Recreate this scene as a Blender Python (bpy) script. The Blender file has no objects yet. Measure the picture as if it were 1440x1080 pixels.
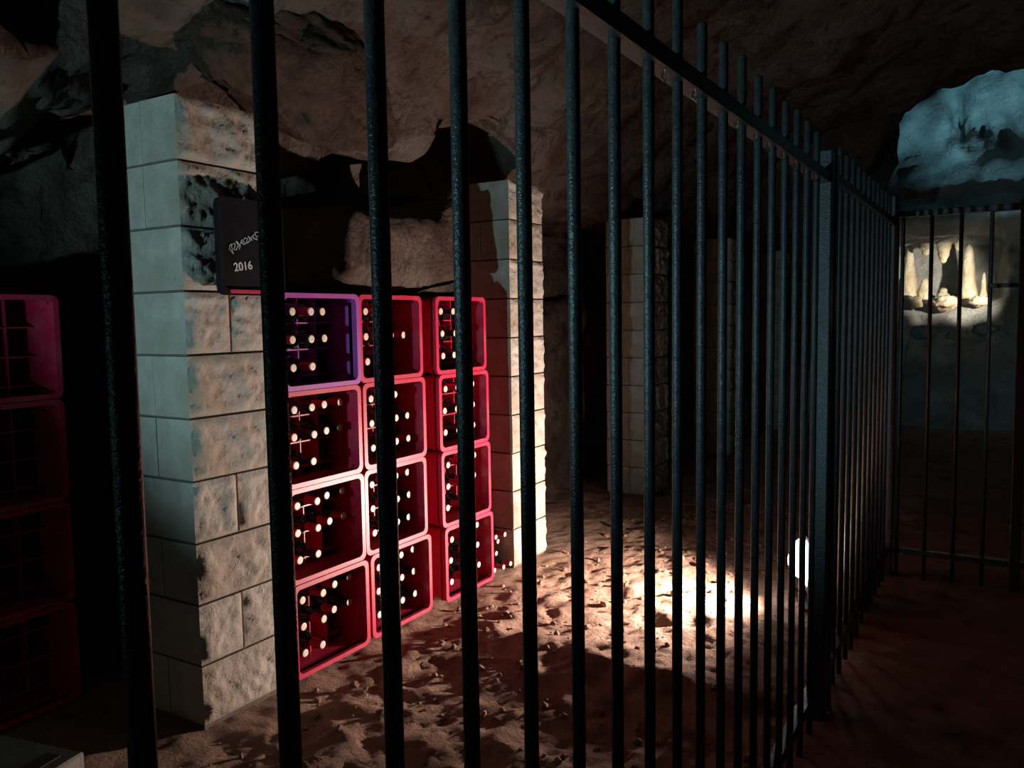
import bpy, math, random
import numpy as np
from mathutils import Vector, Matrix, noise

random.seed(7)
SC = bpy.context.scene
COL = SC.collection
R = math.radians

# ------------------------------------------------------------------ camera
# world: +Y runs along the iron fence, +X to the visitors' side, floor at z = 0
EYE = 1.30
TH, PT, RO = R(31.3), R(4.6), R(0.9)
cam_d = bpy.data.cameras.new('camera')
cam_d.sensor_width = 36.0
cam_d.lens = 1150.0 / 1440.0 * 36.0
cam_d.clip_start = 0.02
cam = bpy.data.objects.new('camera', cam_d)
COL.objects.link(cam)
fwd = Vector((-math.sin(TH) * math.cos(PT), math.cos(TH) * math.cos(PT), -math.sin(PT)))
r0 = Vector((math.cos(TH), math.sin(TH), 0))
u0 = r0.cross(fwd)
rt = r0 * math.cos(RO) - u0 * math.sin(RO)
up = u0 * math.cos(RO) + r0 * math.sin(RO)
M = Matrix((rt, up, -fwd)).transposed().to_4x4()
M.translation = Vector((0, 0, EYE))
cam.matrix_world = M
SC.camera = cam

# ------------------------------------------------------------------ world and exposure
w = bpy.data.worlds.new('cave_dark')
SC.world = w
w.use_nodes = True
w.node_tree.nodes['Background'].inputs[0].default_value = (0.5, 0.6, 0.75, 1)
w.node_tree.nodes['Background'].inputs[1].default_value = 0.0
SC.view_settings.view_transform = 'Standard'
SC.view_settings.look = 'None'
SC.view_settings.exposure = 0.0
SC.view_settings.gamma = 1.0
SC.view_settings.use_curve_mapping = False

# lamp powers (each light itself is made with its lamp further down)
P_WARM, P_TEAL, P_FARTEAL, P_ALCOVE = 330.0, 165.0, 620.0, 420.0

# ------------------------------------------------------------------ helpers
def link(o, parent=None):
    COL.objects.link(o)
    if parent is not None:
        o.parent = parent
    return o

def mesh(name, verts, faces, mat=None, smooth=False):
    me = bpy.data.meshes.new(name)
    me.from_pydata([tuple(v) for v in verts], [], faces)
    if mat:
        me.materials.append(mat)
    if smooth:
        me.polygons.foreach_set('use_smooth', [True] * len(me.polygons))
    me.update()
    return me

def obj(name, me, parent=None, loc=(0, 0, 0), rot=(0, 0, 0)):
    o = bpy.data.objects.new(name, me)
    o.location = loc
    o.rotation_euler = rot
    return link(o, parent)

def tag(o, label, cat, group=None):
    o['label'] = label
    o['category'] = cat
    if group:
        o['group'] = group
    return o

def thing(name, label, cat, loc=(0, 0, 0), rot=(0, 0, 0), group=None):
    o = bpy.data.objects.new(name, None)
    o.empty_display_size = 0.1
    o.location = loc
    o.rotation_euler = rot
    link(o)
    return tag(o, label, cat, group)

def structure(name, me):
    o = obj(name, me)
    o['kind'] = 'structure'
    return o

class MB:
    """collects shapes for one part"""
    def __init__(s):
        s.v, s.f = [], []
    def add(s, v, f):
        n = len(s.v)
        s.v += [tuple(p) for p in v]
        s.f += [tuple(i + n for i in q) for q in f]
        return s
    def box(s, a, b, bev=0.0):
        (x0, y0, z0), (x1, y1, z1) = a, b
        if bev <= 0:
            v = [(x, y, z) for x in (x0, x1) for y in (y0, y1) for z in (z0, z1)]
            f = [(0, 1, 3, 2), (4, 6, 7, 5), (0, 4, 5, 1), (2, 3, 7, 6), (0, 2, 6, 4), (1, 5, 7, 3)]
            return s.add(v, f)
        v, idx = [], {}
        for i, x in enumerate((x0, x1)):
            for j, y in enumerate((y0, y1)):
                for k, z in enumerate((z0, z1)):
                    sx, sy, sz = (1, -1)[i], (1, -1)[j], (1, -1)[k]
                    for a_ in range(3):
                        p = [x + sx * bev, y + sy * bev, z + sz * bev]
                        p[a_] = (x, y, z)[a_]
                        idx[i, j, k, a_] = len(v)
                        v.append(p)
        f = []
        for ax in range(3):
            for e in (0, 1):
                q = []
                for (p_, q_) in ((0, 0), (1, 0), (1, 1), (0, 1)):
                    t = [0, 0, 0]; t[ax] = e; t[(ax + 1) % 3] = p_; t[(ax + 2) % 3] = q_
                    q.append(idx[t[0], t[1], t[2], ax])
                f.append(tuple(q if e else q[::-1]))
        for ax in range(3):
            b1, b2 = (ax + 1) % 3, (ax + 2) % 3
            for p_ in (0, 1):
                for q_ in (0, 1):
                    t = [0, 0, 0]; t[b1] = p_; t[b2] = q_
                    t2 = list(t); t2[ax] = 1
                    q = [idx[t[0], t[1], t[2], b1], idx[t2[0], t2[1], t2[2], b1], idx[t2[0], t2[1], t2[2], b2], idx[t[0], t[1], t[2], b2]]
                    f.append(tuple(q if p_ != q_ else q[::-1]))
        for i in (0, 1):
            for j in (0, 1):
                for k in (0, 1):
                    q = [idx[i, j, k, 0], idx[i, j, k, 1], idx[i, j, k, 2]]
                    f.append(tuple(q if (i + j + k) % 2 else q[::-1]))
        return s.add(v, f)
    def tube(s, pts, rads, seg=8, caps=True):
        pts = [Vector(p) for p in pts]
        if not hasattr(rads, '__len__'):
            rads = [rads] * len(pts)
        t0 = (pts[1] - pts[0]).normalized()
        a = Vector((0, 0, 1)) if abs(t0.z) < .9 else Vector((1, 0, 0))
        n = t0.cross(a).normalized()
        v = []
        for i, p in enumerate(pts):
            t = (pts[min(i + 1, len(pts) - 1)] - pts[max(i - 1, 0)]).normalized()
            n = (n - t * n.dot(t)).normalized()
            b = t.cross(n)
            for k in range(seg):
                an = 2 * math.pi * k / seg
                v.append(p + (n * math.cos(an) + b * math.sin(an)) * rads[i])
        f = [(i * seg + k, i * seg + (k + 1) % seg, (i + 1) * seg + (k + 1) % seg, (i + 1) * seg + k)
             for i in range(len(pts) - 1) for k in range(seg)]
        if caps:
            f.append(tuple(range(seg))[::-1])
            f.append(tuple((len(pts) - 1) * seg + k for k in range(seg)))
        return s.add(v, f)
    def lathe_x(s, prof, seg=12):
        """prof: list of (x, r) revolved round the x axis"""
        v = [(x, r * math.cos(2 * math.pi * k / seg), r * math.sin(2 * math.pi * k / seg)) for x, r in prof for k in range(seg)]
        n = len(prof)
        f = [(i * seg + k, (i + 1) * seg + k, (i + 1) * seg + (k + 1) % seg, i * seg + (k + 1) % seg) for i in range(n - 1) for k in range(seg)]
        f.append(tuple(range(seg)))
        f.append(tuple((n - 1) * seg + k for k in range(seg))[::-1])
        return s.add(v, f)
    def mesh(s, name, mat, smooth=False):
        return mesh(name, s.v, s.f, mat, smooth)
    def build(s, name, mat, parent=None, loc=(0, 0, 0), rot=(0, 0, 0), smooth=False):
        return obj(name, s.mesh(name, mat, smooth), parent, loc, rot)

def rrect(y0, y1, z0, z1, r, n=4):
    """rounded rectangle outline in the yz plane"""
    out = []
    for cy, cz, a0 in ((y1 - r, z1 - r, 0), (y0 + r, z1 - r, 90), (y0 + r, z0 + r, 180), (y1 - r, z0 + r, 270)):
        for k in range(n + 1):
            a = R(a0 + 90 * k / n)
            out.append((cy + r * math.cos(a), cz + r * math.sin(a)))
    return out

def ring_x(mb, outer, inner, x0, x1):
    """a frame between two outlines of equal length, from x0 to x1"""
    n = len(outer)
    v = [(x, y, z) for x in (x0, x1) for o in (outer, inner) for (y, z) in o]
    f = []
    for k in range(n):
        j = (k + 1) % n
        f += [(k, j, 2 * n + j, 2 * n + k), (n + k, 3 * n + k, 3 * n + j, n + j),
              (2 * n + k, 2 * n + j, 3 * n + j, 3 * n + k), (k, n + k, n + j, j)]
    mb.add(v, f)

def sstep(a, b, x):
    t = min(1.0, max(0.0, (x - a) / (b - a)))
    return t * t * (3 - 2 * t)

def lerp(a, b, t):
    return a + (b - a) * t

def interp(x, xs, ys):
    return float(np.interp(x, xs, ys))

def grid_faces(nu, nv, flip=False):
    f = []
    for i in range(nu - 1):
        for j in range(nv - 1):
            q = (i * nv + j, (i + 1) * nv + j, (i + 1) * nv + j + 1, i * nv + j + 1)
            f.append(q[::-1] if flip else q)
    return f

# ------------------------------------------------------------------ materials
def mat_base(name, rough=0.8, metal=0.0):
    m = bpy.data.materials.new(name)
    m.use_nodes = True
    nt = m.node_tree
    bs = nt.nodes['Principled BSDF']
    bs.inputs['Roughness'].default_value = rough
    bs.inputs['Metallic'].default_value = metal
    return m, nt, bs

def ramp(nt, fac, stops):
    rp = nt.nodes.new('ShaderNodeValToRGB')
    el = rp.color_ramp.elements
    el[0].position, el[0].color = stops[0][0], (*stops[0][1], 1)
    el[1].position, el[1].color = stops[-1][0], (*stops[-1][1], 1)
    for p, c in stops[1:-1]:
        e = el.new(p); e.color = (*c, 1)
    nt.links.new(fac, rp.inputs[0])
    return rp.outputs[0]

def noise_node(nt, vec, scale, detail=6, rough=0.6, dist=0.0):
    n = nt.nodes.new('ShaderNodeTexNoise')
    n.inputs['Scale'].default_value = scale
    n.inputs['Detail'].default_value = detail
    n.inputs['Roughness'].default_value = rough
    n.inputs['Distortion'].default_value = dist
    nt.links.new(vec, n.inputs['Vector'])
    return n.outputs[0]

def mixc(nt, fac, a, b, mode='MIX'):
    n = nt.nodes.new('ShaderNodeMix')
    n.data_type = 'RGBA'; n.blend_type = mode
    for src, idx in ((fac, 0), (a, 6), (b, 7)):
        if hasattr(src, 'links') or hasattr(src, 'is_linked'):
            nt.links.new(src, n.inputs[idx])
        elif idx == 0:
            n.inputs[0].default_value = src
        else:
            n.inputs[idx].default_value = (*src, 1)
    return n.outputs[2]

def bump(nt, bs, height, strength, dist=0.02):
    b = nt.nodes.new('ShaderNodeBump')
    b.inputs['Strength'].default_value = strength
    b.inputs['Distance'].default_value = dist
    nt.links.new(height, b.inputs['Height'])
    nt.links.new(b.outputs[0], bs.inputs['Normal'])

def coords(nt, kind='Object'):
    return nt.nodes.new('ShaderNodeTexCoord').outputs[kind]

def earthy(name, stops, scale, blotch=None, bscale=1.2, bmp=0.6, bdist=0.02, rough=0.9, fine=26.0, spec=0.25, stain=None):
    m, nt, bs = mat_base(name, rough)
    bs.inputs['Specular IOR Level'].default_value = spec
    co = coords(nt)
    n1 = noise_node(nt, co, scale, 8, 0.65, 0.4)
    c = ramp(nt, n1, stops)
    if blotch:
        n2 = noise_node(nt, co, bscale, 4, 0.55, 0.6)
        fac = ramp(nt, n2, [(0.42, (0, 0, 0)), (0.62, (1, 1, 1))])
        c = mixc(nt, fac, c, blotch)
    if stain:
        n5 = noise_node(nt, co, 4.5, 9, 0.72, 1.4)
        c = mixc(nt, ramp(nt, n5, [(0.50, (0, 0, 0)), (0.60, (0.85, 0.85, 0.85))]), c, stain)
    nt.links.new(c, bs.inputs['Base Color'])
    n3 = noise_node(nt, co, fine, 8, 0.7)
    n4 = noise_node(nt, co, scale * 2.2, 6, 0.6, 0.8)
    ad = nt.nodes.new('ShaderNodeMath'); ad.operation = 'ADD'
    nt.links.new(n3, ad.inputs[0]); nt.links.new(n4, ad.inputs[1])
    bump(nt, bs, ad.outputs[0], bmp, bdist)
    return m

M_ROCK = earthy('cave_rock', [(0.25, (0.038, 0.020, 0.014)), (0.45, (0.105, 0.064, 0.046)), (0.62, (0.175, 0.118, 0.090)), (0.8, (0.068, 0.037, 0.026))], 2.6,
                (0.168, 0.134, 0.110), 1.1, 1.0, 0.06, stain=(0.060, 0.036, 0.027))
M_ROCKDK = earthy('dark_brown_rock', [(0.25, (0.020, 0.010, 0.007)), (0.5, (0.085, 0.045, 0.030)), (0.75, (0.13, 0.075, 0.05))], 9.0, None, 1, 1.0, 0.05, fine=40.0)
M_SOIL = earthy('cellar_soil', [(0.28, (0.08, 0.038, 0.024)), (0.40, (0.32, 0.18, 0.12)), (0.60, (0.56, 0.36, 0.26)), (0.8, (0.28, 0.16, 0.10))], 7.0,
                (0.46, 0.29, 0.21), 2.0, 0.9, 0.03, fine=60.0)
M_BLOCK = earthy('split_faced_limestone', [(0.25, (0.27, 0.23, 0.19)), (0.5, (0.42, 0.37, 0.32)), (0.75, (0.50, 0.45, 0.39))], 6.0,
                 (0.34, 0.28, 0.22), 3.0, 0.7, 0.012, fine=55.0)
M_MORTAR = earthy('grey_mortar', [(0.3, (0.09, 0.07, 0.055)), (0.7, (0.15, 0.12, 0.10))], 14.0, None, 1, 0.5, 0.006, fine=120.0)
M_FLOW = earthy('calcite', [(0.3, (0.55, 0.47, 0.33)), (0.5, (0.80, 0.74, 0.58)), (0.75, (0.9, 0.86, 0.74))], 4.0, (0.45, 0.33, 0.2), 2.2, 0.8, 0.04, rough=0.5)
M_GREYROCK = earthy('pale_grey_rock', [(0.3, (0.16, 0.17, 0.17)), (0.55, (0.42, 0.43, 0.42)), (0.75, (0.6, 0.6, 0.57))], 3.0, (0.30, 0.31, 0.30), 1.6, 0.9, 0.04)
M_GREYBLOCK = earthy('weathered_grey_block', [(0.3, (0.25, 0.23, 0.20)), (0.7, (0.42, 0.39, 0.34))], 9.0, None, 1, 0.5, 0.008, fine=80.0)

def plastic(name, col, worn, rough=0.42):
    m, nt, bs = mat_base(name, rough)
    co = coords(nt)
    n = noise_node(nt, co, 9.0, 7, 0.7)
    fac = ramp(nt, n, [(0.48, (0, 0, 0)), (0.75, (0.6, 0.6, 0.6))])
    nt.links.new(mixc(nt, fac, col, worn), bs.inputs['Base Color'])
    bump(nt, bs, noise_node(nt, co, 120.0, 3, 0.6), 0.15, 0.002)
    return m

M_RED = plastic('magenta_red_plastic', (0.46, 0.012, 0.055), (0.42, 0.10, 0.11))
M_PURPLE = plastic('violet_plastic', (0.34, 0.055, 0.30), (0.34, 0.12, 0.30))

m, nt, bs = mat_base('painted_iron', 0.28)
co = coords(nt)
n = noise_node(nt, co, 60.0, 6, 0.7)
nt.links.new(ramp(nt, n, [(0.35, (0.020, 0.023, 0.026)), (0.60, (0.040, 0.044, 0.047)), (0.74, (0.065, 0.045, 0.034))]), bs.inputs['Base Color'])
n2 = noise_node(nt, co, 260.0, 3, 0.6)
bump(nt, bs, n2, 0.42, 0.004)
bs.inputs['Specular IOR Level'].default_value = 0.38
M_IRON = m

m, nt, bs = mat_base('dark_bottle_glass', 0.12)
bs.inputs['Base Color'].default_value = (0.004, 0.006, 0.004, 1)
bs.inputs['Specular IOR Level'].default_value = 0.4
M_GLASS = m

def foil(name, c1, c2):
    m, nt, bs = mat_base(name, 0.45)
    co = coords(nt)
    nt.links.new(ramp(nt, noise_node(nt, co, 40.0, 3), [(0.35, c1), (0.65, c2)]), bs.inputs['Base Color'])
    return m
M_FOIL = foil('red_foil', (0.40, 0.02, 0.045), (0.50, 0.04, 0.06))
M_FOILDK = foil('black_foil', (0.015, 0.012, 0.012), (0.04, 0.03, 0.03))
M_TIP = foil('pale_foil_end', (0.66, 0.55, 0.42), (0.78, 0.68, 0.55))  # foil end painted pale for the light falling on it

m, nt, bs = mat_base('slate', 0.9)
bs.inputs['Specular IOR Level'].default_value = 0.08
co = coords(nt)
nt.links.new(ramp(nt, noise_node(nt, co, 11.0, 6), [(0.3, (0.006, 0.006, 0.007)), (0.7, (0.014, 0.014, 0.016))]), bs.inputs['Base Color'])
M_SLATE = m
M_CHALK = foil('chalk', (0.45, 0.43, 0.40), (0.65, 0.62, 0.58))

m, nt, bs = mat_base('lamp_housing_paint', 0.5)
bs.inputs['Base Color'].default_value = (0.012, 0.012, 0.013, 1)
M_HOUSE = m
m, nt, bs = mat_base('chrome_reflector', 0.2, 1.0)
bs.inputs['Base Color'].default_value = (0.8, 0.8, 0.8, 1)
M_CHROME = m

def emit(name, col, st):
    m, nt, bs = mat_base(name, 0.3)
    bs.inputs['Base Color'].default_value = (0.8, 0.8, 0.8, 1)
    bs.inputs['Emission Color'].default_value = (*col, 1)
    bs.inputs['Emission Strength'].default_value = st
    return m
M_LITW = emit('lit_glass_white', (0.95, 0.95, 1.0), 9.0)
M_LITT = emit('lit_glass_teal', (0.35, 0.85, 0.9), 12.0)
M_LITA = emit('lit_glass_amber', (1.0, 0.85, 0.6), 12.0)

m, nt, bs = mat_base('water', 0.03)
bs.inputs['Base Color'].default_value = (0.95, 0.97, 1, 1)
bs.inputs['Transmission Weight'].default_value = 1.0
bs.inputs['IOR'].default_value = 1.33
M_WATER = m

# ------------------------------------------------------------------ setting: floor
def steps(segs):
    out = [segs[0][0]]
    for a, b, st in segs:
        n = max(1, round((b - a) / st))
        out += [a + (b - a) * (i + 1) / n for i in range(n)]
    return out

def fz(x, y):
    p = Vector((x, y, 3.3))
    a = noise.fractal(p * 2.2, 1.0, 2.0, 5) * 0.026
    c = noise.fractal(p * 9.0, 0.9, 2.1, 4) * 0.017
    d = (0.5 - abs(noise.noise(p * 21.0))) * 0.014
    k = lerp(0.35, 1.0, sstep(-2.12, -1.9, x)) if x < -0.6 else lerp(1.0, 0.4, sstep(-0.62, -0.3, x))
    # a soil ridge and hollow, shaped to throw shade on the near ground
    w_ = sstep(-2.05, -1.75, x) * (1 - sstep(-.75, -.6, x)) if x < -.5 else 0
    yr = y - 2.72 - .10 * noise.noise(Vector((x * 2.5, 1, 7))) + (x + 1.3) * .12
    e = w_ * (0.034 * math.exp(-(yr / .15) ** 2) * (1 + 1.2 * noise.noise(Vector((x * 5, y * 5, 2)))) - .012 * (1 - sstep(-.3, 0, yr)))
    e += w_ * .022 * max(0, noise.noise(Vector((x * 4.2, y * 4.2, 5)))) * (1 - sstep(2.5, 2.9, y))
    return (a + c + d) * k - 0.016 + e

xs = steps([(-4.2, -3.0, .15), (-3.0, -2.5, .05), (-2.5, -.55, .0165), (-.55, 0.2, .05), (.2, 4.2, .16)])
ys = steps([(-3.0, .9, .1), (.9, 1.5, .03), (1.5, 4.4, .0165), (4.4, 6.2, .03), (6.2, 14.5, .11)])
V = [(x, y, fz(x, y)) for x in xs for y in ys]
fm = mesh('floor', V, grid_faces(len(xs), len(ys)), M_SOIL, True)
structure('floor', fm)

# loose clods of soil lying on the floor
rc = random.Random(3)
ICO = [Vector(p).normalized() for p in [(-1, 1.618, 0), (1, 1.618, 0), (-1, -1.618, 0), (1, -1.618, 0), (0, -1, 1.618), (0, 1, 1.618), (0, -1, -1.618), (0, 1, -1.618), (1.618, 0, -1), (1.618, 0, 1), (-1.618, 0, -1), (-1.618, 0, 1)]]
ICF = [(0, 11, 5), (0, 5, 1), (0, 1, 7), (0, 7, 10), (0, 10, 11), (1, 5, 9), (5, 11, 4), (11, 10, 2), (10, 7, 6), (7, 1, 8), (3, 9, 4), (3, 4, 2), (3, 2, 6), (3, 6, 8), (3, 8, 9), (4, 9, 5), (2, 4, 11), (6, 2, 10), (8, 6, 7), (9, 8, 1)]
mb = MB()
for i in range(1200):
    x, y = rc.uniform(-2.1, -.62), rc.uniform(.95, 5.6)
    if noise.noise(Vector((x * 1.7, y * 1.7, 9))) < -0.12 and rc.random() < .8:
        continue
    if math.hypot(x + .725, y - 3.8) < .24:
        continue
    r = 0.005 + 0.017 * rc.random() ** 3
    q = Matrix.Rotation(rc.uniform(0, 6.28), 3, 'Z') @ Matrix.Rotation(rc.uniform(0, 3), 3, 'X')
    sc = Vector((1, rc.uniform(.6, 1), rc.uniform(.45, .8)))
    z = fz(x, y) + r * .25
    mb.add([Vector((x, y, z)) + q @ Vector([a * b * r * rc.uniform(.8, 1.2) for a, b in zip(p, sc)]) for p in ICO], ICF)
o = mb.build('soil_clods', M_SOIL)
o['kind'] = 'stuff'
tag(o, 'loose brown clods of soil scattered over the cellar floor', 'soil')

# ------------------------------------------------------------------ setting: cave wall and roof
CNT = [6, 8, 5, 7, 7, 9, 10, 7, 10, 14, 20, 24, 26, 22, 16, 12, 8, 8]

def profile(Y):
    b = sstep(2.25, 2.41, Y) * (1 - sstep(3.26, 3.46, Y))
    cav = sstep(2.46, 2.70, Y) * (1 - sstep(3.55, 3.85, Y))
    zc = interp(Y, [-2, 0.6, 1.05, 1.6, 1.75, 2.3, 2.6, 3.0, 3.35, 3.75, 4.0, 11], [1.62, 1.62, 1.70, 1.90, 1.98, 1.80, 1.85, 1.91, 2.05, 2.18, 1.92, 1.92])
    hh = lerp(0.05, 0.12, cav)
    deep = lerp(-2.92, -2.95, cav)
    lip = interp(Y, [-2, 1.5, 1.7, 2.4, 3.6, 4.1, 11], [-2.45, -2.45, -2.58, -2.40, -2.42, -2.5, -2.5])
    out = interp(Y, [-2, 1.45, 1.72, 2.0, 11], [.45, .45, .1, 0, 0])
    lip += .12 * cav
    roof = interp(Y, [-2, 1, 3.5, 5, 8, 11], [0.0, 0.0, 0.05, 0.05, 0.12, 0.12])
    return [(-2.90 - out, -.15), (-2.90 - out, .7), (-2.86 - out, 1.3),
            (lerp(-2.95 - out, -2.60, b), 1.435), (lerp(-3.0 - out, -2.23, b), 1.455), (lerp(-3.0 - out, -2.19, b), 1.58),
            (lerp(-3.0 - out, -2.25, b), zc - hh), (deep, zc - hh * .7), (deep, zc + hh * .7), (lip, zc + hh),
            (-2.20, 2.24), (-1.85, 2.47 + roof), (-1.30, 2.72 + roof), (-.5, 2.95 + roof), (.6, 3.08 + roof),
            (2.0, 2.95 + roof), (3.2, 2.4), (3.7, 1.2), (3.8, -.15)]

def catmull(P, cnt):
    out = []
    n = len(P)
    for i in range(n - 1):
        p0, p1, p2, p3 = [np.array(P[min(max(k, 0), n - 1)]) for k in (i - 1, i, i + 1, i + 2)]
        for k in range(cnt[i]):
            t = k / cnt[i]
            h = 0.5 * ((2 * p1) + (-p0 + p2) * t + (2 * p0 - 5 * p1 + 4 * p2 - p3) * t * t + (-p0 + 3 * p1 - 3 * p2 + p3) * t ** 3)
            l = p1 + (p2 - p1) * t
            out.append(h * .6 + l * .4)
    out.append(np.array(P[-1]))
    return out

YS = steps([(-3.0, .6, .09), (.6, 4.4, .028), (4.4, 8.6, .06), (8.6, 11.0, .12)])
G = np.array([[(q[0], Y, q[1]) for q in catmull(profile(Y), CNT)] for Y in YS])
du = np.gradient(G, axis=0); dv = np.gradient(G, axis=1)
N = np.cross(du, dv)
N /= np.linalg.norm(N, axis=2, keepdims=True) + 1e-9
if N[10, 120, 2] > 0:
    N = -N          # towards the hollow of the cave
ny, ns = G.shape[:2]
W = G.copy()   # displaced copy
for i in range(ny):
    for j in range(ns):
        p = Vector(G[i, j])
        x, y, z = p
        d = noise.fractal(p * 1.3, 1.0, 2.0, 4) * 0.10
        d += noise.fractal(p * 5.0 + Vector((5, 1, 2)), 0.9, 2.1, 4) * 0.030
        cr = 1 - abs(noise.noise(Vector((x * 1.9 + .25 * z, y * 1.9, z * 2.6)) + Vector((3, 8, 1))))
        d -= 0.055 * cr ** 9
        cr = 1 - abs(noise.noise(Vector((x * 4.5, y * 4.1, z * 6.5)) + Vector((1, 3, 9))))
        d -= 0.022 * cr ** 7
        # round black hollow high on the left
        ho = math.exp(-(((y - 1.30) / .10) ** 2 + ((z - 2.22) / .13) ** 4)) if x < -1.2 else 0
        d -= ho * 0.55
        near = sstep(-2.62, -2.40, x) if z < 1.75 else 1.0
        if z < 1.9 and 2.3 < y < 3.7:
            d *= .55
        if z < 1.45:
            d = min(d, 0.03)
        W[i, j] = G[i, j] + N[i, j] * d
        if z > 1.40 and W[i, j, 2] < 1.425:
            W[i, j, 2] = 1.425
        # the passage roof ends in a broken edge, a taller chamber follows
        if x > -1.6:
            e = 7.7 + 0.35 * noise.noise(Vector((x * 1.4, 0, 4)))
            W[i, j, 2] += sstep(e, e + .5, y) * 2.6 * sstep(-1.6, -1.1, x)
structure('wall_left', mesh('wall_left', W.reshape(-1, 3), grid_faces(ny, ns), M_ROCK, True))

# hanging mass of rock beside the opening into the far chamber
def lump(cx, cy, cz, ax, ay, az, seed, nu=44, nv=30, amp=.18, fr=1.6, mat=None, name='rock'):
    v = []
    for i in range(nu):
        for j in range(nv):
            a = 2 * math.pi * i / nu
            b = math.pi * (j + .02) / (nv - .96) - math.pi / 2
            p = Vector((math.cos(a) * math.cos(b), math.sin(a) * math.cos(b), math.sin(b)))
            s = 1 + amp * noise.fractal(p * fr + Vector((seed, seed * 2, 1)), 1.0, 2.0, 5)
            v.append((cx + p.x * ax * s, cy + p.y * ay * s, cz + p.z * az * s))
    f = []
    for i in range(nu):
        i2 = (i + 1) % nu
        for j in range(nv - 1):
            f.append((i * nv + j, i2 * nv + j, i2 * nv + j + 1, i * nv + j + 1))
    return mesh(name, v, f, mat, True)
structure('wall_pier', lump(-1.62, 8.3, 3.15, .78, .8, 1.15, 3.1, 60, 44, .22, 1.7, M_ROCK, 'wall_pier'))

# hackly dark boulder wedged in the roof beside the first pillar
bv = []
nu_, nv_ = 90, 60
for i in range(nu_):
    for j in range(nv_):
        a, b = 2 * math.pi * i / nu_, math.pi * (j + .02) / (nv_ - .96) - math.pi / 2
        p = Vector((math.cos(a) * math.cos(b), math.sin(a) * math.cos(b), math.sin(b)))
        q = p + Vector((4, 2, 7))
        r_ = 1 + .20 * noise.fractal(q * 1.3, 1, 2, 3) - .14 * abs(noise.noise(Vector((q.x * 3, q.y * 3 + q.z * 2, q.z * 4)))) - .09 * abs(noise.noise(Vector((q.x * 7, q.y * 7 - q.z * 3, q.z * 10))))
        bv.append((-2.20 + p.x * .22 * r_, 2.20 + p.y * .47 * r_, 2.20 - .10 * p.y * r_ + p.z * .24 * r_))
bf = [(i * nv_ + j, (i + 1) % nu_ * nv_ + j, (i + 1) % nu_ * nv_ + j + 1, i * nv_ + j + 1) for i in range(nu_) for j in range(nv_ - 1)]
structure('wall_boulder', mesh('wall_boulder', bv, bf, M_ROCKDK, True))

# far chamber: rock wall with an alcove, a brow above it and a slope of pale rock below
nx, nz = 110, 130
v = []
for i in range(nx):
    for j in range(nz):
        x = -4.5 + 7.5 * i / (nx - 1)
        z = -.2 + 6.2 * j / (nz - 1)
        p = Vector((x, 12, z))
        y = 12.2 - max(0, z - 3.4) * .55
        inx = sstep(-1.75, -1.5, x) * (1 - sstep(-.22, -.02, x))
        y += inx * sstep(1.40, 1.50, z) * (1 - sstep(2.18, 2.32, z)) * 0.85
        br = math.exp(-((z - 2.52) / .16) ** 2) * sstep(-3, -1.6, x)
        y -= br * .45
        y -= max(0, 1.45 - z) * 1.25
        calm = 1 - .75 * inx * sstep(1.2, 1.4, z) * (1 - sstep(2.3, 2.6, z))
        y -= (noise.fractal(p * .9, 1.0, 2.0, 5) * .32 + noise.fractal(p * 3.4, .9, 2.1, 4) * .11) * calm
        # dark clefts in the teal wall
        for cx, cz, sx, sz in ((-.62, 3.75, .07, .28), (-.36, 3.62, .05, .14), (-.12, 3.5, .09, .22)):
            y += .6 * math.exp(-((x - cx + (z - cz) * .25) / sx) ** 2 - ((z - cz) / sz) ** 2)
        v.append((x, y, z))
structure('wall_back', mesh('wall_back', v, grid_faces(nx, nz), M_GREYROCK, True))

# ------------------------------------------------------------------ stone pillars
def block_mesh(name, dx, dy, dz, seed):
    """ashlar block: +X face split and rough, the others sawn"""
    ny_, nz_ = (33, 19) if dy > .25 else (17, 19)
    g = 0.004
    v, f = [], []
    for i in range(ny_):
        for j in range(nz_):
            y = -dy / 2 + g + (dy - 2 * g) * i / (ny_ - 1)
            z = -dz / 2 + g + (dz - 2 * g) * j / (nz_ - 1)
            e = min(1, min(i, ny_ - 1 - i) / 2) * min(1, min(j, nz_ - 1 - j) / 2)
            p = Vector((seed * 3.7, y * 11, z * 13))
            h = 0.014 + noise.fractal(p, .75, 2.2, 5) * 0.012 - .016 * abs(noise.noise(Vector((p.x, p.y * 1.3 + p.z * .9, p.z * 1.1)) * 1.5)) - .008 * abs(noise.noise(p * 3.7))
            v.append((dx / 2 - .004 + e * max(h, -.004), y, z))
    f = grid_faces(ny_, nz_)
    n0 = len(v)
    x0, x1 = -dx / 2 + .002, dx / 2 - .004
    v += [(x, y, z) for x in (x0, x1) for y in (-dy / 2 + g, dy / 2 - g) for z in (-dz / 2 + g, dz / 2 - g)]
    f += [tuple(n0 + k for k in q) for q in ((0, 1, 3, 2), (0, 4, 5, 1), (2, 3, 7, 6), (0, 2, 6, 4), (1, 5, 7, 3))]
    me = mesh(name, v, f, M_BLOCK)
    me.polygons.foreach_set('use_smooth', [k < len(f) - 5 for k in range(len(f))])
    return me

PW, CH = 0.35, 0.2
FULL = [block_mesh('block_long', PW / 2, PW, CH, s) for s in (1, 2, 3)]
HALF = [block_mesh('block_end', PW, PW / 2, CH, s) for s in (5, 6, 7)]
BACK = FULL
rb = random.Random(11)

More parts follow.
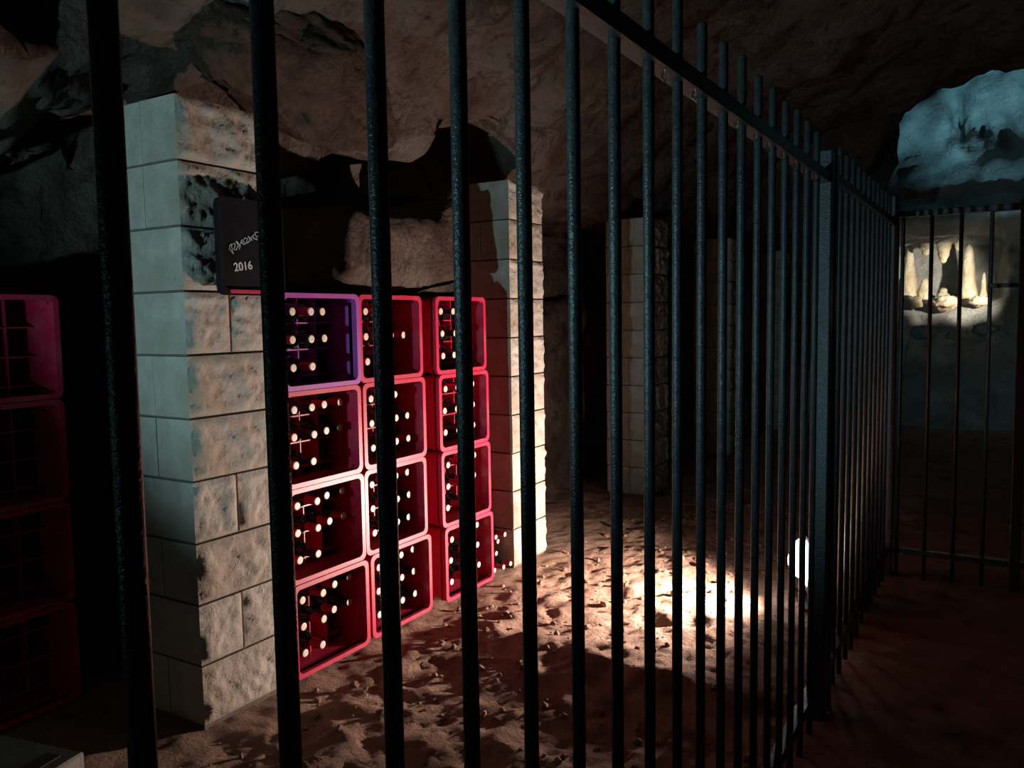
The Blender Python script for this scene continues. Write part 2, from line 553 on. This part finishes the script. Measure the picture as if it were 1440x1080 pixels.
def pillar(x_front, y0, label, courses, group=None):
    t = thing('stone_pillar', label, 'pillar', (x_front - PW / 2, y0 + PW / 2, 0), group=group)
    MB().box((-PW / 2 + .012, -PW / 2 + .012, -.03), (PW / 2 - .014, PW / 2 - .012, len(courses) * CH - .012)).build('mortar_core', M_MORTAR, t)
    for k, c in enumerate(courses):
        z = CH * (k + .5)
        if c == 'A':
            obj('block', FULL[rb.randrange(3)], t, (PW / 4, rb.uniform(-.002, .002), z))
            obj('block', FULL[rb.randrange(3)], t, (-PW / 4, 0, z), (0, 0, math.pi))
        else:
            for s in (-1, 1):
                obj('block', HALF[rb.randrange(3)], t, (rb.uniform(-.002, .002), s * PW / 4, z))
    return t

pillar(-2.18, 1.645, 'split-faced stone block pillar with the slate board hanging on it', 'ABABAABBAA')
pillar(-2.175, 3.575, 'stone block pillar with glaring floodlit side, right after the last red crate stack', 'BABAABABAB')
pillar(-2.18, 5.50, 'dim stone block pillar standing next after the glaring white one', 'ABABABBABA')
pillar(-2.18, 7.45, 'faint stone block pillar deep in the passage, fourth along the rock wall', 'BABABABABA')
pillar(-2.18, 9.35, 'faint stone block pillar at the dark end of the row', 'ABABABABAB')

# ------------------------------------------------------------------ plastic crates and bottles
CW, CHT, CD = 0.405, 0.348, 0.362

def crate_parts():
    out = rrect(0, CW, 0, CHT, .026)
    sh_o = rrect(.008, CW - .008, .006, CHT - .006, .024)
    sh_i = rrect(.013, CW - .013, .011, CHT - .011, .020)
    rim_i = rrect(.019, CW - .019, .017, CHT - .017, .020)
    body = MB()
    ring_x(body, sh_o, sh_i, -CD, -.006)
    n = len(sh_o)
    body.add([(-CD, y, z) for y, z in sh_i] + [(-CD + .005, y, z) for y, z in sh_i], [tuple(range(n)), tuple(range(n, 2 * n))[::-1]])
    rim = MB(); ring_x(rim, out, rim_i, -.016, 0)
    rib = MB(); ring_x(rib, rrect(.001, CW - .001, 0.001, CHT - .001, .026), sh_i, -.046, -.030)
    div = MB()
    for k in range(3):
        z = .043 + .1 * k
        div.box((-CD + .006, .0135, z - .005), (-.13, CW - .0135, z))
    for k in range(1, 4):
        y = CW / 2 + (k - 2) * .094
        div.box((-CD + .006, y - .002, .012), (-.13, y + .002, CHT - .012))
    return body, rim, rib, div
_b, _r, _rb, _d = crate_parts()
def crate_set(mb_, mr_):
    return (_b.mesh('crate_body', mb_), _r.mesh('crate_rim', mr_), _rb.mesh('crate_rib', mr_), _d.mesh('crate_divider', mb_))
SETS = {'red': crate_set(M_RED, M_RED), 'violet': crate_set(M_PURPLE, M_PURPLE)}

def crate(kind, x, y, z, tilt, label, group):
    t = thing('bottle_crate', label, 'crate', (x, y, z), (R(tilt), 0, 0), group)
    for nme, me in zip(('body', 'rim', 'rib', 'divider'), SETS[kind]):
        obj(nme, me, t)
    return t

BG = MB().lathe_x([(-.292, .030), (-.288, .037), (-.270, .0385), (-.110, .0385), (-.090, .034), (-.075, .022), (-.062, .0155), (-.052, .0145)], 12).mesh('bottle_glass', M_GLASS, True)
def caps_(mat):
    return MB().lathe_x([(-.060, .0150), (-.052, .0158), (-.004, .0148), (-.0035, .0160), (-.001, .0155)], 12).mesh('bottle_capsule', mat, True)
CAPR, CAPD = caps_(M_FOIL), caps_(M_FOILDK)
TIP = MB().lathe_x([(-.002, .0148), (.0006, .0140), (.0012, .0105)], 12).mesh('bottle_tip', M_TIP)

def bottle(x, y, z, label, group, red=True):
    t = thing('wine_bottle', label, 'bottle', (x, y, z), (random.uniform(0, 6.28), 0, R(random.uniform(-.6, .6))), group)
    obj('glass', BG, t)
    c = obj('capsule', CAPR if red else CAPD, t)
    obj('tip', TIP, c)
    return t

RN, CN = ['lower', 'middle', 'upper'], ['nearest slot', 'second slot', 'third slot', 'farthest slot']
SN = ['board-side stack', 'middle stack', 'pillar-side stack']
ROWN = ['bottom', 'second-lowest', 'second-highest', 'top']
COLS = [(2.020, 'first', 'stack nearest the slate board'), (2.446, 'middle', 'middle stack'), (2.938, 'third', 'stack next to the glaring white pillar')]
ADJ = {'violet': 'violet', 'red': 'magenta-red'}
rk = random.Random(5)
for ci, (y0, cn, where) in enumerate(COLS):
    for ri in range(4):
        dx = [0, -.012, .0][ci] + rk.uniform(-.004, .004)
        dy = rk.uniform(-.004, .004) + ([.0, .012, .03, .0][ri] if ci == 1 else 0) * (-1 if ci == 1 else 1)
        if ci == 1:
            dy = [.018, -.002, .0, -.012][ri]
        if ci == 2:
            dy = [.02, .006, .0, -.012][ri]
        if ci == 0:
            dy = [.008, .0, -.004, .0][ri]
        kind = 'violet' if (ci, ri) == (0, 3) else 'red'
        x, y, z = -2.165 + dx, y0 + dy, 0.002 + ri * 0.3505
        crate(kind, x, y, z, 0, '%s plastic bottle crate, %s one in the %s' % (ADJ[kind], ROWN[ri], where), 'crates stacked in the bay between two pillars')
        gl = 'dark bottle, %%s row, %%s from slate board, %s crate, %s' % (ROWN[ri], SN[ci])
        gg = 'bottles in the %s crate of the %s' % (ROWN[ri], where)
        for r_ in range(3):
            for c_ in range(4):
                if (ci, ri, c_, r_) in {(0, 3, 3, 0), (0, 3, 3, 1), (0, 3, 3, 2), (0, 3, 2, 0), (0, 2, 2, 0), (0, 2, 3, 0), (1, 3, 3, 0), (1, 3, 3, 2), (0, 1, 3, 0), (0, 1, 2, 0), (0, 0, 3, 0), (1, 2, 3, 2), (2, 1, 3, 0), (0, 0, 2, 0)}:
                    continue
                back = [0.012, .010, .044, .054][c_] + rk.uniform(-.005, .005)
                bottle(x - back, y + CW / 2 + (c_ - 1.5) * .094 + rk.uniform(-.003, .003), z + .043 + .0392 + .1 * r_, gl % (RN[r_], CN[c_]), gg, rk.random() < .6)

# crates in the black bay beyond the slate-board pillar
for ri in range(4):
    crate('red', -2.74, 1.17, 0.002 + ri * .3505, 0, 'barely lit red crate in the black bay behind the slate-board pillar, %s one' % ROWN[ri], 'crates in the black bay')

# loose bottles lying between the last stack and the glaring pillar
SPOT3 = ['beside the crate', 'in the middle', 'against the pillar']
for row, (ys_, x, lab) in enumerate((((3.400, 3.468, 3.536), -2.175, 'lying on the soil'), ((3.434, 3.502), -2.24, 'in the second layer of the loose pile'),
                                     ((3.400, 3.468, 3.536), -2.25, 'in the third layer of the loose pile'), ((3.434, 3.502), -2.185, 'on top of the loose pile'))):
    for k, y in enumerate(ys_):
        sp = SPOT3[k] if len(ys_) == 3 else SPOT3[k * 2]
        b_ = bottle(x - .012 * (k == 0), y, .0320 + .0537 * row, 'small dark bottle %s, %s' % (lab, sp), 'loose bottles piled by the glaring pillar')
        b_.scale = (.82, .82, .82)
        b_.rotation_euler = (b_.rotation_euler[0], 0, 0)

# ------------------------------------------------------------------ slate board
t = thing('slate_board', 'small black slate board with chalk year, hanging on the stone pillar', 'sign', (-2.150, 1.745, 1.392))
o_ = rrect(0, .26, 0, .30, .022)
n = len(o_)
mb = MB()
mb.add([(0, y, z) for y, z in o_] + [(.018, y, z) for y, z in o_], [tuple(range(n))[::-1], tuple(range(n, 2 * n))] + [(k, (k + 1) % n, n + (k + 1) % n, n + k) for k in range(n)])
mb.build('slate', M_SLATE, t)
fr = MB(); ring_x(fr, rrect(-.004, .264, -.004, .304, .026), rrect(.012, .248, .016, .288, .016), .004, .026)
fr.build('frame', M_SLATE, t)
MB().box((.006, .03, .002), (.030, .24, .015), .002).build('red_ledge', M_RED, t)  # ledge coloured red for the crates reflected in the board's lower edge
tx = bpy.data.curves.new('year', 'FONT'); tx.body = '2016'; tx.size = .038; tx.extrude = .0006; tx.offset = .0006
to = bpy.data.objects.new('tmp_year', tx); COL.objects.link(to)
bpy.context.view_layer.update()
me = bpy.data.meshes.new_from_object(to.evaluated_get(bpy.context.evaluated_depsgraph_get()))
bpy.data.objects.remove(to)
me.name = 'chalk_year'; me.materials.clear(); me.materials.append(M_CHALK)
y_ = obj('chalk_year', me, t)
y_.matrix_local = Matrix.Translation((.0195, .056, .072)) @ Matrix.Rotation(R(8), 4, 'X') @ Matrix(((0, 0, 1, 0), (1, 0, 0, 0), (0, 1, 0, 0), (0, 0, 0, 1)))
mb = MB()
rs = random.Random(2)
pts = []
for k in range(46):      # an illegible chalk flourish rising to the right
    u = k / 45
    pts.append((.0195, .036 + u * .135 + .007 * math.sin(k * 1.9), .140 + u * .062 + (.020 - .008 * u) * math.sin(k * 1.15) * rs.uniform(.5, 1)))
mb.tube(pts, .0016, 5)
mb.build('chalk_script', M_CHALK, t)
MB().tube([(-.032, .13, .30), (.006, .13, .305)], .003, 6).build('nail', M_IRON, t)

# ------------------------------------------------------------------ iron fence
SP, Y0, FX = 0.1324, 0.327, -0.50
BARH = 1.842
def bar_mesh(h):
    r = .0094
    return MB().tube([(0, 0, -.03), (0, 0, h - .006), (0, 0, h - .002), (0, 0, h)], [r, r, r * .85, r * .5], 14).mesh('bar', M_IRON, True)
BAR = bar_mesh(BARH)
BAR2 = bar_mesh(1.775)

f1 = thing('iron_fence', 'dark iron bar fence running close along the crate bay', 'fence', (FX, 0, 0))
for n in range(-4, 18):
    o = obj('bar', BAR, f1, (0, Y0 + SP * n, random.uniform(-.006, .006)), (0, 0, random.uniform(0, 6)))
f1a, f1b = Y0 - 4.6 * SP, Y0 + 18 * SP
MB().box((-.021, f1a, 1.700), (.021, f1b, 1.731), .003).build('top_rail', M_IRON, f1)
MB().box((-.018, f1a, .10), (.018, f1b, .128), .003).build('bottom_rail', M_IRON, f1)
MB().box((-.024, f1b - .024, -.05), (.024, f1b + .024, 1.80), .004).build('post', M_IRON, f1)

f2 = thing('iron_fence', 'dark iron bar fence section between the double post and the corner post', 'fence', (FX, 0, 0))
f2a, f2b = Y0 + 18.6 * SP, Y0 + 30.9 * SP
for n in range(20, 31):
    obj('bar', BAR, f2, (0, Y0 + SP * (n - .05), .012 + random.uniform(-.006, .006)), (0, 0, random.uniform(0, 6)))
MB().box((-.021, f2a, 1.715), (.021, f2b, 1.746), .003).build('top_rail', M_IRON, f2)
MB().box((-.018, f2a, .10), (.018, f2b, .128), .003).build('bottom_rail', M_IRON, f2)
MB().box((-.024, f2a - .024, -.05), (.024, f2a + .024, 1.80), .004).build('post', M_IRON, f2)
MB().box((-.03, f2b - .03, -.05), (.03, f2b + .03, 1.86), .004).build('post', M_IRON, f2)

f3 = thing('iron_fence', 'dark iron fence turning off square from the corner post, without spikes', 'fence', (FX, f2b, 0))
for k in range(1, 13):
    obj('bar', BAR2, f3, (.048 + (k - 1) * .124, 0, -.006))
MB().box((.03, -.02, 1.755), (1.60, .02, 1.785), .003).build('top_rail', M_IRON, f3)
MB().box((.03, -.018, .10), (1.60, .018, .128), .003).build('bottom_rail', M_IRON, f3)
MB().box((.41, -.012, 1.405), (1.60, .012, 1.425), .002).build('mid_rail', M_IRON, f3)
MB().box((.53, -.022, -.05), (.574, .022, 1.80), .004).build('post', M_IRON, f3)

# water drops under the rail; most stand in for lit spots on its underside
DROP = []
for s in (1.0,):
    prof = [(-.0, .0012), (-.004, .0030), (-.009, .0046), (-.014, .0050), (-.018, .0036), (-.0205, .0010)]
    mbd = MB().lathe_x(prof, 10)
    mbd.v = [(y, z, x) for x, y, z in mbd.v]
    DROP.append(mbd.mesh('drop', M_WATER, True))
for n, xo in ((7.35, .0), (8.4, .004), (10.5, .0), (11.5, .003), (12.5, -.002), (13.5, .0), (14.5, .002), (15.5, 0), (16.5, .001)):
    o = obj('glint_drop', DROP[0], None, (FX + .008 + xo, Y0 + SP * n, 1.7003))
    tag(o, 'clear water drop added for a glint under the top rail of the near fence', 'water drop', 'drops hanging under the rail')

# ------------------------------------------------------------------ lamps
def floodlight(loc, aim, label, lit, size=1.0, tilt=None, dome=.03, name='floodlight'):
    """box floodlight on a yoke; its glass faces local -Y"""
    d = Vector(aim) - Vector(loc)
    yaw = math.atan2(d.x, -d.y)
    pit = math.atan2(d.z, math.hypot(d.x, d.y)) if tilt is None else tilt
    t = thing(name, label, 'lamp', (loc[0], loc[1], 0), (0, 0, yaw))
    h = loc[2]
    q = Matrix.Translation((0, 0, h)) @ Matrix.Rotation(-pit, 4, 'X')
    a, b = .105 * size, .085 * size
    mb = MB()
    fr_, bk = [(-a, -b), (a, -b), (a, b), (-a, b)], [(-a * .5, -b * .5), (a * .5, -b * .5), (a * .5, b * .5), (-a * .5, b * .5)]
    v = [(x, -.035, z) for x, z in fr_] + [(x, -.01, z) for x, z in fr_] + [(x, .06, z) for x, z in bk]
    f = [(0, 1, 5, 4), (1, 2, 6, 5), (2, 3, 7, 6), (3, 0, 4, 7), (4, 5, 9, 8), (5, 6, 10, 9), (6, 7, 11, 10), (7, 4, 8, 11), (8, 9, 10, 11)]
    mb.add(v, f)
    for k in range(5):
        x = -a * .4 + a * .2 * k
        mb.box((x - .003, .055, -b * .5), (x + .003, .082, b * .5))
    o = mb.build('housing', M_HOUSE, t); o.matrix_local = q
    fm = MB()
    oo, ii = [(x * 1.05, z * 1.05) for x, z in fr_], [(x * .90, z * .88) for x, z in fr_]
    v = [(x, -.045, z) for x, z in oo] + [(x, -.045, z) for x, z in ii] + [(x, -.033, z) for x, z in oo] + [(x, -.033, z) for x, z in ii]
    f = []
    for k in range(4):
        j = (k + 1) % 4
        f += [(k, j, 4 + j, 4 + k), (8 + k, 12 + k, 12 + j, 8 + j), (k, 8 + k, 8 + j, j), (4 + k, 4 + j, 12 + j, 12 + k)]
    o = fm.add(v, f).build('bezel', M_HOUSE, t); o.matrix_local = q
    gm = MB()
    vv = []
    for i in range(7):
        for j in range(7):
            x, z = -1 + i / 3, -1 + j / 3
            vv.append((x * a * .9, -.040 - dome * (1 - x * x) * (1 - z * z) ** .5, z * b * .88))
    gm.add(vv, grid_faces(7, 7))
    o = gm.build('glass', lit, t, smooth=True); o.matrix_local = q
    ym = MB()
    ym.tube([(-a * 1.15, .015, h), (-a * 1.15, .015, .012), (a * 1.15, .015, .012), (a * 1.15, .015, h)], .006, 6)
    ym.build('yoke', M_HOUSE, t)
    MB().box((-a * 1.1, -.06, -.004), (a * 1.1, .09, .010), .002).build('foot', M_HOUSE, t)
    return t, q

def spot(parent, q, power, col, ang, blend, soft, off=-.11, name='lamp_light'):
    l = bpy.data.lights.new(name, 'SPOT')
    l.energy = power; l.color = col; l.spot_size = R(ang); l.spot_blend = blend; l.shadow_soft_size = soft
    o = bpy.data.objects.new(name, l)
    link(o, parent)
    # a spot shines along its local -Z; turn that to local -Y of the lamp
    o.matrix_local = q @ Matrix.Translation((0, off, 0)) @ Matrix.Rotation(R(-90), 4, 'X')
    return o

fl, q = floodlight((-.725, 3.80, .185), (-1.68, 3.42, .26), 'glaring white floodlight on the soil just inside the fence', M_LITW, 1.25, None, .075)
spot(fl, q, P_WARM, (1.0, .79, .69), 150, 1.0, .035, -.14)

fl, q = floodlight((-1.70, -.90, .82), (-1.50, 1.60, 2.05), 'teal floodlight on a tall yoke before the first pillar', M_LITT, name='floodlight_offscreen')
spot(fl, q, P_TEAL, (.42, .78, .88), 76, .5, .03, name='cool_lamp_left_offscreen')

fl, q = floodlight((1.1, 9.6, .25), (-1.0, 12.0, 4.9), 'teal floodlight on the far chamber floor, shining up the rock', M_LITT, name='floodlight_offscreen')
spot(fl, q, P_FARTEAL, (.22, .60, .76), 38, .8, .05, name='far_chamber_lamp_offscreen')

fl, q = floodlight((.38, 10.35, 1.60), (-.84, 12.5, 1.62), 'small amber floodlight on a tall yoke facing the lit alcove', M_LITA, .6, name='floodlight_offscreen')
spot(fl, q, P_ALCOVE, (1.0, .88, .70), 38, .8, .04, name='alcove_lamp_offscreen')

# ------------------------------------------------------------------ dripstone in the alcove
def dripstone(name, x, y, z0, z1, r, label, seed, flip=False, group=None):
    prof = []
    nseg, nr = 14, 16
    v = []
    for j in range(nr):
        u = j / (nr - 1)
        s = (1 - u) if not flip else u
        rr = r * (.25 + .75 * s ** .8) * (1 + .25 * noise.noise(Vector((seed, u * 4, 0))))
        if u > .94 and not flip: rr *= .5
        if u < .06 and flip: rr *= .5
        for k in range(nseg):
            a = 2 * math.pi * k / nseg
            q = rr * (1 + .18 * noise.noise(Vector((math.cos(a) * 1.5 + seed, math.sin(a) * 1.5, u * 3))))
            v.append((q * math.cos(a), q * math.sin(a), (z1 - z0) * u))
    f = [(i * nseg + k, i * nseg + (k + 1) % nseg, (i + 1) * nseg + (k + 1) % nseg, (i + 1) * nseg + k) for i in range(nr - 1) for k in range(nseg)]
    f += [tuple(range(nseg))[::-1], tuple((nr - 1) * nseg + k for k in range(nseg))]
    o = obj(name, mesh(name, v, f, M_FLOW, True), None, (x, y, z0))
    return tag(o, label, 'dripstone', group)
dripstone('calcite_column', -1.40, 12.36, 1.45, 2.22, .08, 'bluish-white calcite column at the corner post edge of the lit alcove', 1)
dripstone('calcite_column', -1.19, 12.46, 1.45, 2.20, .11, 'thick cream calcite column inside the lit alcove', 4)
dripstone('stalagmite', -.48, 12.42, 1.46, 2.18, .11, 'tall white stalagmite glowing in the lit alcove', 7)
dripstone('stalagmite', -1.00, 12.52, 1.46, 1.76, .11, 'short rounded stalagmite in the middle of the lit alcove', 9)
dripstone('stalagmite', -.78, 12.58, 1.46, 1.62, .10, 'lowest knob-like stalagmite in the lit alcove', 15)
dripstone('stalactite', -.97, 12.20, 2.04, 2.2, .10, 'stubby stalactite on the alcove roof beside the cream column', 11, True)
dripstone('stalactite', -.76, 12.18, 1.93, 2.2, .10, 'broad pale stalactite bulging from the alcove roof', 17, True)
dripstone('stalactite', -.60, 12.16, 2.08, 2.2, .05, 'tiny stalactite over the tall white stalagmite', 19, True)
dripstone('stalagmite', -.30, 12.40, 1.46, 1.80, .045, 'slim stalagmite standing beside the tall white one', 13)

# pale boulders on the slope below the alcove
for k, (x, y, z, a) in enumerate(((-1.12, 11.88, 1.42, .13), (-.70, 11.86, 1.41, .13), (-.34, 11.90, 1.42, .09), (-.56, 11.36, 1.00, .08), (-.26, 11.42, 1.08, .11), (-.92, 11.40, 1.05, .12))):
    o = obj('boulder', lump(0, 0, 0, a * 1.2, a, a * .7, 20 + k, 22, 14, .35, 1.8, M_FLOW if k < 3 else M_GREYROCK, 'boulder'), None, (x, y, z))
    tag(o, ['wide tan boulder on the ledge under the calcite columns', 'broad pale boulder in the middle of the alcove ledge', 'tan boulder on the ledge below the tall stalagmite',
            'small grey boulder low on the slope under the middle ledge', 'grey boulder low on the slope under the tall stalagmite', 'larger grey boulder low on the slope under the columns'][k], 'boulder')

# handrail of the far steps
t = thing('handrail', 'thin metal handrail climbing beside the far dark steps', 'railing', (-1.75, 9.9, 0))
MB().tube([(0, 0, 1.30), (.62, .1, 1.68)], .016, 8).build('rail', M_IRON, t)
for k in range(6):
    u = (k + .5) / 6
    MB().tube([(.62 * u, .1 * u, -.02), (.62 * u, .1 * u, 1.30 + .38 * u)], .009, 6).build('baluster', M_IRON, t)

# ------------------------------------------------------------------ odds and ends on the floor
t = thing('concrete_block', 'grey concrete block lying on the soil below the black bay', 'block', (-2.20, 1.04, 0), (0, 0, R(12)))
MB().box((-.19, -.11, -.01), (.19, .09, .19), .006).build('body', M_GREYBLOCK, t)
MB().box((.10, -.07, .1905), (.15, .05, .1925)).build('mortar_smear', M_MORTAR, t)
